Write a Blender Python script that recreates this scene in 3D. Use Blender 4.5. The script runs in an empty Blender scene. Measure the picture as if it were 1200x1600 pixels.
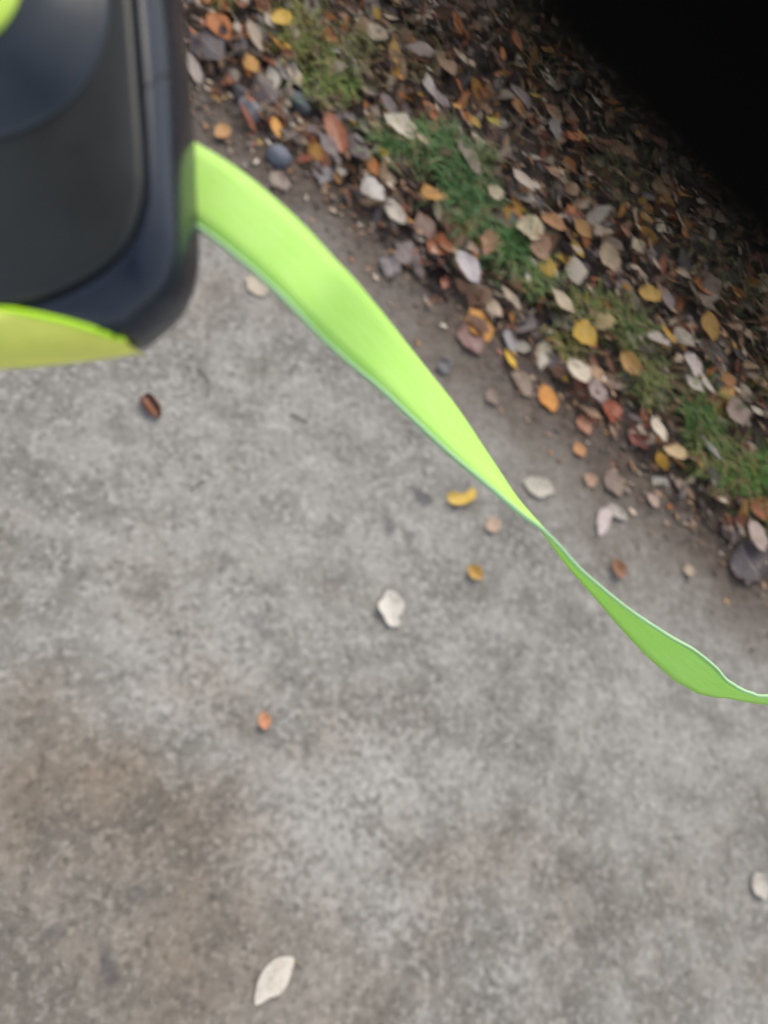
import bpy, bmesh, math, random
from mathutils import Vector, Matrix, noise
random.seed(11)
S = bpy.context.scene
COL = S.collection
R = math.radians

# ------------------------------------------------------------------ camera
CAM_H, TILT, FPX = 1.0, R(24), 1600 * 26 / 36
ROT = Matrix.Rotation(TILT, 3, Vector((1, -1, 0)).normalized())
CAMPOS = Vector((0, 0, CAM_H))
cd = bpy.data.cameras.new('camera')
cd.sensor_fit = 'VERTICAL'; cd.sensor_height = 36; cd.lens = 26
cd.clip_start = 0.001; cd.clip_end = 400
cd.dof.use_dof = True; cd.dof.focus_distance = 0.44; cd.dof.aperture_fstop = 4.2   # a 6 mm lens opening focused on the tape
cam = bpy.data.objects.new('camera', cd); COL.objects.link(cam)
cam.matrix_world = Matrix.Translation(CAMPOS) @ ROT.to_4x4()
S.camera = cam

# ------------------------------------------------------------------ sky, sun, exposure
SUN_EL, SUN_AZ = R(52), R(66)          # azimuth measured from +X towards +Y
w = bpy.data.worlds.new('World'); S.world = w; w.use_nodes = True
nt = w.node_tree
sky = nt.nodes.new('ShaderNodeTexSky'); sky.sky_type = 'NISHITA'; sky.sun_disc = False
sky.sun_elevation = SUN_EL; sky.sun_rotation = R(90) - SUN_AZ
sky.air_density = 1.0; sky.dust_density = 1.5; sky.ozone_density = 1.0
hs = nt.nodes.new('ShaderNodeHueSaturation'); hs.inputs['Saturation'].default_value = 0.47   # cloud cover greys the blue
bg = nt.nodes['Background']; bg.inputs['Strength'].default_value = 0.15
nt.links.new(sky.outputs[0], hs.inputs['Color']); nt.links.new(hs.outputs[0], bg.inputs['Color'])
sd = bpy.data.lights.new('sun', 'SUN'); sd.energy = 1.0; sd.angle = R(35); sd.color = (1.0, 0.88, 0.70)
sun = bpy.data.objects.new('sun', sd); COL.objects.link(sun)
to_sun = Vector((math.cos(SUN_EL) * math.cos(SUN_AZ), math.cos(SUN_EL) * math.sin(SUN_AZ), math.sin(SUN_EL)))
sun.rotation_euler = to_sun.to_track_quat('Z', 'Y').to_euler()
S.view_settings.view_transform = 'Standard'; S.view_settings.look = 'None'
S.view_settings.exposure = 0.88; S.view_settings.gamma = 1.0
S.cycles.use_denoising = True
S.cycles.max_bounces = 6

# ------------------------------------------------------------------ helpers
def ray(px, py):
    return ROT @ Vector(((px - 600) / FPX, (800 - py) / FPX, -1))
def G(px, py, z=0.0):                      # photo pixel -> point on the level z
    d = ray(px, py); return CAMPOS + d * ((z - CAM_H) / d.z)
def D(px, py, depth):                      # photo pixel -> point at a depth
    return CAMPOS + ray(px, py) * depth
def proj(p):
    c = ROT.transposed() @ (Vector(p) - CAMPOS)
    if c.z >= -1e-4: return None
    return 600 + FPX * c.x / -c.z, 800 - FPX * c.y / -c.z
def lin(c): return tuple(((v / 255 + 0.055) / 1.055) ** 2.4 if v > 10 else v / 255 / 12.92 for v in c)
def rgb(r, g, b, k=0.70): return tuple(v * k for v in lin((r, g, b)))

def tag(o, label=None, cat=None, group=None, kind=None):
    if label: o['label'] = label
    if cat: o['category'] = cat
    if group: o['group'] = group
    if kind: o['kind'] = kind
    return o
def link(name, data, parent=None, mat=None, smooth=True):
    o = bpy.data.objects.new(name, data); COL.objects.link(o)
    if parent: o.parent = parent
    if mat: data.materials.append(mat)
    if smooth and data is not None and hasattr(data, 'polygons'):
        data.polygons.foreach_set('use_smooth', [True] * len(data.polygons))
    return o
def mesh(name, v, f):
    me = bpy.data.meshes.new(name); me.from_pydata([tuple(p) for p in v], [], f); me.update(); return me
def set_uv(me, uvs):                       # one uv per vertex
    l = me.uv_layers.new(name='UVMap')
    buf = []
    for lp in me.loops: buf += uvs[lp.vertex_index]
    l.data.foreach_set('uv', buf)
def set_col(me, cols):                     # one colour per vertex
    a = me.color_attributes.new('tint', 'FLOAT_COLOR', 'POINT')
    buf = []
    for c in cols: buf += [c[0], c[1], c[2], 1.0]
    a.data.foreach_set('color', buf)
def catmull(pts, n, closed=False):
    m = len(pts); out = []
    segs = m if closed else m - 1
    for i in range(segs):
        if closed: a, b, c, d = (pts[(i + k) % m] for k in (-1, 0, 1, 2))
        else: a, b, c, d = (pts[max(0, min(m - 1, i + k))] for k in (-1, 0, 1, 2))
        for j in range(n):
            t = j / n
            out.append([0.5 * (2 * b[q] + (c[q] - a[q]) * t + (2 * a[q] - 5 * b[q] + 4 * c[q] - d[q]) * t * t
                        + (3 * b[q] - a[q] - 3 * c[q] + d[q]) * t ** 3) for q in range(len(b))])
    if not closed: out.append(list(pts[-1]))
    return out

# node helper -------------------------------------------------------
class N:
    def __init__(s, name):
        s.m = bpy.data.materials.new(name); s.m.use_nodes = True
        s.t = s.m.node_tree; s.b = s.t.nodes['Principled BSDF']; s.out = s.t.nodes['Material Output']
    def new(s, t, **kw):
        n = s.t.nodes.new(t)
        for k, v in kw.items():
            if hasattr(n, k): setattr(n, k, v)
        return n
    def put(s, sock, v):
        if hasattr(v, 'links') or isinstance(v, bpy.types.NodeSocket): s.t.links.new(v, sock)
        else: sock.default_value = v
    def coord(s, kind='Object'):
        return s.new('ShaderNodeTexCoord').outputs[kind]
    def noise(s, vec, scale, detail=6, rough=0.6, dist=0.0):
        n = s.new('ShaderNodeTexNoise'); s.put(n.inputs['Vector'], vec)
        n.inputs['Scale'].default_value = scale; n.inputs['Detail'].default_value = detail
        n.inputs['Roughness'].default_value = rough; n.inputs['Distortion'].default_value = dist
        return n.outputs['Fac']
    def noisec(s, vec, scale, detail=3):
        n = s.new('ShaderNodeTexNoise'); s.put(n.inputs['Vector'], vec)
        n.inputs['Scale'].default_value = scale; n.inputs['Detail'].default_value = detail
        return n.outputs['Color']
    def ramp(s, fac, lo, hi, a=0.0, b=1.0):
        n = s.new('ShaderNodeMapRange'); s.put(n.inputs['Value'], fac); n.interpolation_type = 'SMOOTHSTEP'
        for k, v in (('From Min', lo), ('From Max', hi), ('To Min', a), ('To Max', b)): n.inputs[k].default_value = v
        return n.outputs['Result']
    def math(s, op, a, b=0.0):
        n = s.new('ShaderNodeMath', operation=op); s.put(n.inputs[0], a); s.put(n.inputs[1], b); return n.outputs[0]
    def vmath(s, op, a, b):
        n = s.new('ShaderNodeVectorMath', operation=op); s.put(n.inputs[0], a); s.put(n.inputs[1], b)
        return n.outputs['Value' if op in ('DOT_PRODUCT', 'DISTANCE', 'LENGTH') else 'Vector']
    def mix(s, fac, a, b, mode='MIX'):
        n = s.new('ShaderNodeMix', data_type='RGBA', blend_type=mode)
        s.put(n.inputs[0], fac)
        for sk, v in ((n.inputs[6], a), (n.inputs[7], b)):
            s.put(sk, (*v, 1) if isinstance(v, tuple) and len(v) == 3 else v)
        return n.outputs[2]
    def bump(s, h, strength, dist):
        n = s.new('ShaderNodeBump'); s.put(n.inputs['Height'], h)
        n.inputs['Strength'].default_value = strength; n.inputs['Distance'].default_value = dist
        s.t.links.new(n.outputs[0], s.b.inputs['Normal'])
    def set(s, **kw):
        for k, v in kw.items():
            k = k.replace('_', ' ')
            s.put(s.b.inputs[k], (*v, 1) if isinstance(v, tuple) and len(v) == 3 else v)
        return s.m

# ------------------------------------------------------------------ where the path ends
E0, E1 = G(300, 95), G(1200, 880)
EDIR = (E1 - E0).normalized(); EDIR.z = 0; EDIR.normalize()
ENRM = Vector((-EDIR.y, EDIR.x, 0))
if ENRM.dot(G(1100, 300) - E0) < 0: ENRM = -ENRM
def sq(p): d = Vector((p[0], p[1], 0)) - Vector((E0.x, E0.y, 0)); return d.dot(EDIR), d.dot(ENRM)
def at(s, q, z=0.0): p = E0 + EDIR * s + ENRM * q; return Vector((p.x, p.y, z))
def verge_z(s, q):
    n = noise.noise(Vector((s * 5, q * 5, 0.3))) * 0.010 + noise.noise(Vector((s * 19, q * 19, 4.1))) * 0.004
    r = max(0.0, min(1.0, (q + 0.02) / 0.25))
    return -0.004 + r * 0.022 + n * (0.25 + 0.75 * r)

# ------------------------------------------------------------------ materials
def concrete_mat():
    k = N('weathered_concrete'); raw = k.coord(); p = k.vmath('ADD', raw, (13.37, 7.71, 3.19))
    big = k.noise(p, 3.2, 5, 0.55); mid = k.noise(p, 17, 6, 0.62); fine = k.noise(p, 75, 6, 0.7); grit = k.noise(p, 330, 3, 0.7)
    blot = k.noise(p, 38, 4, 0.65, 0.6)
    c = k.mix(k.ramp(big, 0.32, 0.68), rgb(134, 130, 121), rgb(160, 156, 147))
    c = k.mix(k.math('MULTIPLY', k.ramp(mid, 0.42, 0.66), 0.65), c, rgb(182, 178, 170))
    c = k.mix(k.math('MULTIPLY', k.ramp(mid, 0.50, 0.30), 0.5), c, rgb(118, 113, 106))
    c = k.mix(k.math('MULTIPLY', k.ramp(blot, 0.56, 0.70), 0.5), c, rgb(196, 193, 186))
    c = k.mix(k.math('MULTIPLY', k.ramp(blot, 0.43, 0.30), 0.45), c, rgb(110, 106, 100))
    cm = k.noise(p, 95, 2, 0.5)
    c = k.mix(k.math('MULTIPLY', k.ramp(cm, 0.52, 0.70), 0.33), c, rgb(200, 197, 190))
    c = k.mix(k.math('MULTIPLY', k.ramp(cm, 0.46, 0.29), 0.33), c, rgb(96, 91, 86))
    c = k.mix(k.math('MULTIPLY', k.ramp(fine, 0.55, 0.75), 0.45), c, rgb(205, 202, 195))
    c = k.mix(k.math('MULTIPLY', k.ramp(fine, 0.46, 0.28), 0.42), c, rgb(92, 88, 83))
    c = k.mix(k.math('MULTIPLY', k.ramp(grit, 0.60, 0.72), 0.3), c, rgb(215, 212, 205))
    c = k.mix(k.math('MULTIPLY', k.ramp(grit, 0.40, 0.28), 0.4), c, rgb(80, 76, 72))
    # warped coordinate for stains with ragged outlines
    sc = k.new('ShaderNodeVectorMath', operation='SCALE'); k.put(sc.inputs[0], k.noisec(p, 11, 5)); sc.inputs['Scale'].default_value = 0.10
    wp = k.vmath('ADD', raw, sc.outputs['Vector'])
    off = Vector((0.05, 0.05, 0.05))
    sc2 = k.new('ShaderNodeVectorMath', operation='SCALE'); k.put(sc2.inputs[0], k.noisec(p, 5.5, 8)); sc2.inputs['Scale'].default_value = 0.34
    wp2 = k.vmath('ADD', raw, sc2.outputs['Vector'])
    def blob(px, py, rad, soft, wide=False):
        g = G(px, py) + (Vector((0.17, 0.17, 0)) if wide else off)
        flat = k.vmath('MULTIPLY', wp2 if wide else wp, (1, 1, 0))
        d = k.vmath('DISTANCE', flat, (g.x, g.y, 0))
        return k.ramp(d, rad + soft, rad - soft)
    # pale worn patch, grains of aggregate showing
    vg = k.new('ShaderNodeTexVoronoi'); k.put(vg.inputs['Vector'], p); vg.inputs['Scale'].default_value = 150
    gs = k.new('ShaderNodeSeparateXYZ'); k.put(gs.inputs[0], vg.outputs['Color'])
    c = k.mix(k.math('MULTIPLY', k.ramp(gs.outputs[0], 0.78, 0.95), 0.35), c, rgb(210, 206, 198))
    c = k.mix(k.math('MULTIPLY', k.ramp(gs.outputs[1], 0.84, 0.98), 0.35), c, rgb(84, 79, 75))
    for px, py, rad, soft in ((560, 1230, .10, .08), (420, 1330, .06, .05), (300, 1050, .07, .06), (640, 1440, .05, .04)):
        c = k.mix(k.math('MULTIPLY', k.math('MULTIPLY', blob(px, py, rad, soft), k.ramp(cm, .40, .62, .15, 1.0)), 0.45), c, rgb(205, 202, 195))
    # brown soil tint trodden into the near left
    for px, py, rad, soft, amt in ((130, 1430, 0.21, 0.11, 0.80), (420, 1600, 0.15, 0.10, 0.72), (60, 1250, 0.09, 0.07, 0.55), (320, 1290, 0.06, 0.05, 0.5), (700, 1560, 0.05, 0.04, 0.3)):
        f = k.math('MULTIPLY', blob(px, py, rad, soft, True), k.ramp(mid, 0.25, 0.75, 0.55, 1.0))
        c = k.mix(k.math('MULTIPLY', f, amt), c, (0.74, 0.64, 0.55), 'MULTIPLY')
    far_stain = k.math('MULTIPLY', k.ramp(k.noise(p, 2.1, 7, 0.68), 0.52, 0.68), 0.55)
    c = k.mix(far_stain, c, (0.80, 0.72, 0.64), 'MULTIPLY')
    # small dark damp marks
    for px, py, rad, amt in ((660, 765, .014, .75), (600, 815, .013, .6), (345, 872, .009, .4), (215, 1390, .009, .45), (160, 1487, .011, .55),
                             (790, 1003, .014, .22), (525, 543, .009, .5), (640, 820, .012, .45), (905, 1020, .012, .2), (68, 1465, .012, .3), (400, 980, .016, .25), (840, 1140, .014, .25)):
        c = k.mix(k.math('MULTIPLY', blob(px, py, rad, rad * 0.5), amt), c, rgb(84, 82, 86))
    # pits
    v = k.new('ShaderNodeTexVoronoi'); k.put(v.inputs['Vector'], p); v.inputs['Scale'].default_value = 58
    pit = k.math('MULTIPLY', k.ramp(v.outputs['Distance'], 0.16, 0.05), k.ramp(k.noise(p, 8, 2), 0.5, 0.62))
    c = k.mix(k.math('MULTIPLY', pit, 0.7), c, rgb(70, 66, 64))
    # soil washed over the edge of the slab
    q = k.math('SUBTRACT', k.vmath('DOT_PRODUCT', raw, tuple(ENRM)), E0.dot(ENRM))
    q = k.math('ADD', q, k.math('MULTIPLY', k.math('SUBTRACT', k.noise(p, 7, 6, 0.65), 0.5), 0.24))
    q = k.math('ADD', q, k.math('MULTIPLY', k.math('SUBTRACT', k.noise(p, 45, 4, 0.7), 0.5), 0.10))
    dirt = k.mix(k.ramp(fine, 0.3, 0.7), rgb(66, 54, 46), rgb(120, 104, 90))
    c = k.mix(k.math('MULTIPLY', k.ramp(q, -0.29, -0.10), 0.55), c, rgb(132, 119, 106))
    c = k.mix(k.math('MULTIPLY', k.ramp(q, -0.20, -0.02), 0.96), c, dirt)
    k.bump(k.math('ADD', k.math('ADD', k.math('MULTIPLY', fine, 0.6), k.math('MULTIPLY', grit, 0.35)), k.math('MULTIPLY', mid, 0.8)), 0.55, 0.0025)
    return k.set(Base_Color=c, Roughness=0.88)
def soil_mat():
    k = N('damp_soil'); p = k.vmath('ADD', k.coord(), (5.3, 9.1, 2.7))
    a = k.noise(p, 14, 7, 0.65); b = k.noise(p, 120, 5, 0.7)
    c = k.mix(k.ramp(a, 0.3, 0.7), rgb(58, 46, 40), rgb(104, 88, 76))
    c = k.mix(k.math('MULTIPLY', k.ramp(b, 0.5, 0.75), 0.5), c, rgb(134, 118, 104))
    k.bump(k.math('ADD', a, k.math('MULTIPLY', b, 0.4)), 0.8, 0.008)
    return k.set(Base_Color=c, Roughness=0.9)
def far_mat():
    k = N('verge_turf'); p = k.coord()
    c = k.mix(k.ramp(k.noise(p, 2.5, 8, 0.7), 0.35, 0.65), (0.05, 0.045, 0.025), (0.06, 0.085, 0.03))
    k.bump(k.noise(p, 40, 5), 0.8, 0.02)
    return k.set(Base_Color=c, Roughness=0.95)
def leaf_shade(k, base, rnd):
    """mottle, veins and a paler or darker tint per leaf over the leaf's own colour"""
    uv = k.new('ShaderNodeUVMap').outputs[0]
    sx = k.new('ShaderNodeSeparateXYZ'); k.put(sx.inputs[0], uv)
    ax = k.math('ABSOLUTE', k.math('SUBTRACT', sx.outputs[1], 0.5))
    rib = k.ramp(ax, 0.035, 0.012)
    wv = k.math('FRACT', k.math('MULTIPLY', k.math('SUBTRACT', sx.outputs[0], k.math('MULTIPLY', ax, 0.55)), 9.0))
    vein = k.math('MULTIPLY', k.ramp(k.math('ABSOLUTE', k.math('SUBTRACT', wv, 0.5)), 0.12, 0.02), 0.16)
    p = k.coord('Generated') if rnd is None else k.vmath('ADD', k.vmath('MULTIPLY', uv, (1.3, .7, 1)), rnd)
    mot = k.noise(p, 3.0 if rnd is not None else 40, 5, 0.65)
    spot = k.noise(p, 11.0 if rnd is not None else 160, 3, 0.6)
    dk = k.mix(1.0, base, (0.45, 0.38, 0.34), 'MULTIPLY'); lt = k.mix(0.35, base, (0.75, 0.68, 0.58))
    c = k.mix(k.math('MULTIPLY', k.ramp(mot, 0.52, 0.30), 0.55), base, dk)
    c = k.mix(k.math('MULTIPLY', k.ramp(mot, 0.50, 0.72), 0.45), c, lt)
    c = k.mix(k.math('MULTIPLY', k.ramp(spot, 0.60, 0.70), 0.5), c, dk)
    c = k.mix(k.math('MAXIMUM', k.math('MULTIPLY', rib, 0.5), vein), c, lt)
    k.set(Base_Color=c)
    tr = k.new('ShaderNodeBsdfTranslucent'); k.put(tr.inputs['Color'], c)
    ms = k.new('ShaderNodeMixShader'); ms.inputs[0].default_value = 0.12
    k.t.links.new(k.b.outputs[0], ms.inputs[1]); k.t.links.new(tr.outputs[0], ms.inputs[2]); k.t.links.new(ms.outputs[0], k.out.inputs['Surface'])
LEAFMATS = {}
def leaf_mat(col, rough=0.6):
    key = (tuple(col), rough)
    if key not in LEAFMATS:
        k = N('leaf_%d_%d_%d' % tuple(col)); oi = k.new('ShaderNodeObjectInfo')
        h = k.new('ShaderNodeHueSaturation'); h.inputs['Color'].default_value = (*rgb(*col, k=0.84), 1)
        k.put(h.inputs['Value'], k.ramp(oi.outputs['Random'], 0, 1, 0.86, 1.1))
        k.set(Roughness=rough)
        sc = k.new('ShaderNodeMath', operation='MULTIPLY'); k.put(sc.inputs[0], oi.outputs['Random']); sc.inputs[1].default_value = 37.0
        leaf_shade(k, h.outputs[0], sc.outputs[0])
        LEAFMATS[key] = k.m
    return LEAFMATS[key]
def tint_leaf_mat(name, rough):
    k = N(name); a = k.new('ShaderNodeVertexColor'); a.layer_name = 'tint'
    k.set(Roughness=rough)
    leaf_shade(k, a.outputs[0], None)
    return k.m
def tint_mat(name, rough, trans=0.0):
    k = N(name); a = k.new('ShaderNodeVertexColor'); a.layer_name = 'tint'
    k.set(Base_Color=a.outputs[0], Roughness=rough)
    if trans:
        tr = k.new('ShaderNodeBsdfTranslucent'); k.put(tr.inputs['Color'], a.outputs[0])
        ms = k.new('ShaderNodeMixShader'); ms.inputs[0].default_value = trans
        k.t.links.new(k.b.outputs[0], ms.inputs[1]); k.t.links.new(tr.outputs[0], ms.inputs[2]); k.t.links.new(ms.outputs[0], k.out.inputs['Surface'])
    return k.m
def stone_mat(name, col):
    k = N(name); p = k.coord()
    c = k.mix(k.ramp(k.noise(p, 90, 5, 0.7), 0.3, 0.7), rgb(*[v * 0.72 for v in col]), rgb(*[min(255, v * 1.15) for v in col]))
    k.bump(k.noise(p, 260, 4), 0.4, 0.001)
    return k.set(Base_Color=c, Roughness=0.55)
def plastic(name, col, rough, tex=0.0):
    k = N(name); p = k.coord()
    n = k.noise(p, 900, 3, 0.6); m = k.noise(p, 40, 4, 0.6)
    c = k.mix(k.ramp(m, 0.3, 0.7), tuple(v * 0.88 for v in col), tuple(min(1, v * 1.08) for v in col))
    if tex: k.bump(n, tex, 0.0004)
    return k.set(Base_Color=c, Roughness=k.ramp(m, 0.2, 0.8, rough * 0.85, rough * 1.2))
M_CONC, M_SOIL, M_FAR = concrete_mat(), soil_mat(), far_mat()

# ------------------------------------------------------------------ setting
def grid(name, mat, s0, s1, q0, q1, ns, nq, zf):
    v, f = [], []
    for i in range(ns + 1):
        for j in range(nq + 1):
            s, q = s0 + (s1 - s0) * i / ns, q0 + (q1 - q0) * j / nq
            v.append(at(s, q, zf(s, q)))
    for i in range(ns):
        for j in range(nq):
            a = i * (nq + 1) + j; f.append((a, a + 1, a + nq + 2, a + nq + 1))
    me = mesh(name, v, f)
    if me.polygons[0].normal.z < 0: me.flip_normals()
    return link(name, me, None, mat)
def conc_z(s, q):
    e = max(0.0, (q + 0.05) / 0.09)
    return noise.noise(Vector((s * 3, q * 3, 7))) * 0.0025 - 0.016 * e * e + 0.0006 * noise.noise(Vector((s * 40, q * 40, 1)))
tag(grid('ground', M_FAR, -90, 90, -90, 90, 60, 60, lambda s, q: -0.09), kind='structure')
tag(grid('pavement', M_CONC, -4, 5, -2.2, 0.04, 420, 110, conc_z), kind='structure')
tag(grid('verge_soil', M_SOIL, -4, 5, -0.03, 4.0, 300, 150, verge_z), kind='structure')

# ------------------------------------------------------------------ leaf shapes
def leaf_geo(kind, nu, nc, seed, fold, curl, wav, roll=0.0):
    """unit leaf: x -0.5..0.5 along the rib, half width 0.5, origin at its middle"""
    rn = random.Random(seed); v, uv, f = [], [], []
    ph = rn.random() * 6.28
    for i in range(nu + 1):
        t = i / nu
        if kind == 'oval': wd = math.sin(math.pi * t) ** 0.75
        elif kind == 'egg': wd = math.sin(math.pi * t ** 0.72) ** 0.85
        elif kind == 'drop': wd = math.sin(math.pi * t ** 1.35) ** 0.8
        elif kind == 'round': wd = math.sqrt(max(0, 1 - (2 * t - 1) ** 2))
        else: wd = math.sin(math.pi * t) ** 1.15
        for j in range(nc + 1):
            y = (2 * j / nc - 1) * 0.5
            jag = 1 + (0.10 * math.sin(ph + t * 19 + j * 2.1) + 0.30 * noise.noise(Vector((t * 3.1 + seed * 7.3, y * 2, ph)))) * (abs(y) > 0.4)
            yy = y * wd * jag
            z = fold * abs(yy) + curl * (t - 0.5) ** 2 * 1.0 + wav * math.sin(ph + t * 7 + j * 1.9) * abs(y) + roll * yy
            v.append((t - 0.5, yy + 0.03 * math.sin(ph + t * 3), z)); uv.append((t, j / nc))
    for i in range(nu):
        for j in range(nc):
            a = i * (nc + 1) + j; f.append((a, a + nc + 1, a + nc + 2, a + 1))
    return v, f, uv
STALK = [((-0.46, -0.012, 0.0), (0.5, .5)), ((-0.46, 0.012, 0.0), (0.5, .5)), ((-0.62, 0.02, 0.03), (0.5, .5)), ((-0.66, 0.055, 0.05), (0.5, .5))]
def leaf_mesh(name, kind, seed, fold, curl, wav, roll=0.0, nu=8, nc=4, stalk=True):
    v, f, uv = leaf_geo(kind, nu, nc, seed, fold, curl, wav, roll)
    if stalk:
        z0 = v[nc // 2][2]; b = len(v)
        for p, u in STALK: v.append((p[0], p[1], p[2] + z0)); uv.append(u)
        f.append((b, b + 1, b + 2)); f.append((b + 1, b + 3, b + 2))
    me = mesh(name, v, f); set_uv(me, uv); return me
rv = random.Random(5)
UNIT = []
for i in range(14):
    UNIT.append(leaf_mesh('leaf_blade', ['oval', 'egg', 'oval', 'drop', 'narrow', 'egg', 'round'][i % 7], i, rv.uniform(-0.25, 0.45),
                          rv.uniform(-0.25, 0.7), rv.uniform(0.02, 0.16), rv.uniform(-0.25, 0.25)))
FLAT = {k: leaf_mesh('leaf_blade', k, 40 + i, 0.22, 0.28, 0.11) for i, k in enumerate(('oval', 'egg', 'drop', 'narrow', 'round'))}
CUPPED = leaf_mesh('leaf_blade', 'oval', 61, 0.75, 0.9, 0.12)
for me in UNIT + list(FLAT.values()) + [CUPPED]:
    me.materials.append(None); me.polygons.foreach_set('use_smooth', [True] * len(me.polygons))

def put_leaf(name, me, pos, length, width, heading, mat, pitch=0.0, roll=0.0, zs=None):
    o = bpy.data.objects.new(name, me); COL.objects.link(o)
    o.material_slots[0].link = 'OBJECT'; o.material_slots[0].material = mat
    m = Matrix.Rotation(heading, 4, 'Z') @ Matrix.Rotation(pitch, 4, 'Y') @ Matrix.Rotation(roll, 4, 'X')
    o.matrix_world = Matrix.Translation(pos) @ m @ Matrix.Diagonal((length, width, zs or width * 0.8, 1))
    return o
def leaf_px(px, py, lpx, wpx, ang, col, label, shape='oval', lift=0.010, rough=0.6, pitch=0.0, roll=0.0, group=None, me=None):
    """ang: direction of the leaf's long axis in the picture, degrees, 0 = right, 90 = down"""
    c = G(px, py, 0.012); s, q = sq(c)
    zg = (verge_z(s, q) if q > -0.01 else 0.0)
    z = zg + lift if q > -0.01 else 0.0032 + lift * 0.15
    c = G(px, py, z)
    a = R(ang); dx, dy = math.cos(a), math.sin(a)
    p0, p1 = G(px - dx * lpx / 2, py - dy * lpx / 2, z), G(px + dx * lpx / 2, py + dy * lpx / 2, z)
    w0, w1 = G(px + dy * wpx / 2, py - dx * wpx / 2, z), G(px - dy * wpx / 2, py + dx * wpx / 2, z)
    d = p1 - p0; L = d.length
    W = abs((w1 - w0).dot(Vector((-d.y, d.x, 0)).normalized()))
    o = put_leaf('fallen_leaf', me or FLAT[shape], c, L, W, math.atan2(d.y, d.x), leaf_mat(col, rough), pitch, roll)
    tag(o, label, 'leaf', group); return o

# colours seen in the litter
ORANGE, AMBER, YELLOW, CREAM, WHITE = (214, 130, 62), (222, 160, 70), (226, 184, 66), (222, 208, 186), (226, 216, 206)
TAN, PALE, MAUVE, GREY, SLATE = (180, 144, 110), (208, 186, 160), (150, 132, 130), (124, 114, 112), (98, 98, 106)
BROWN, RUST, DARK, PLUM = (122, 84, 58), (158, 90, 62), (76, 62, 58), (92, 76, 76)

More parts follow.
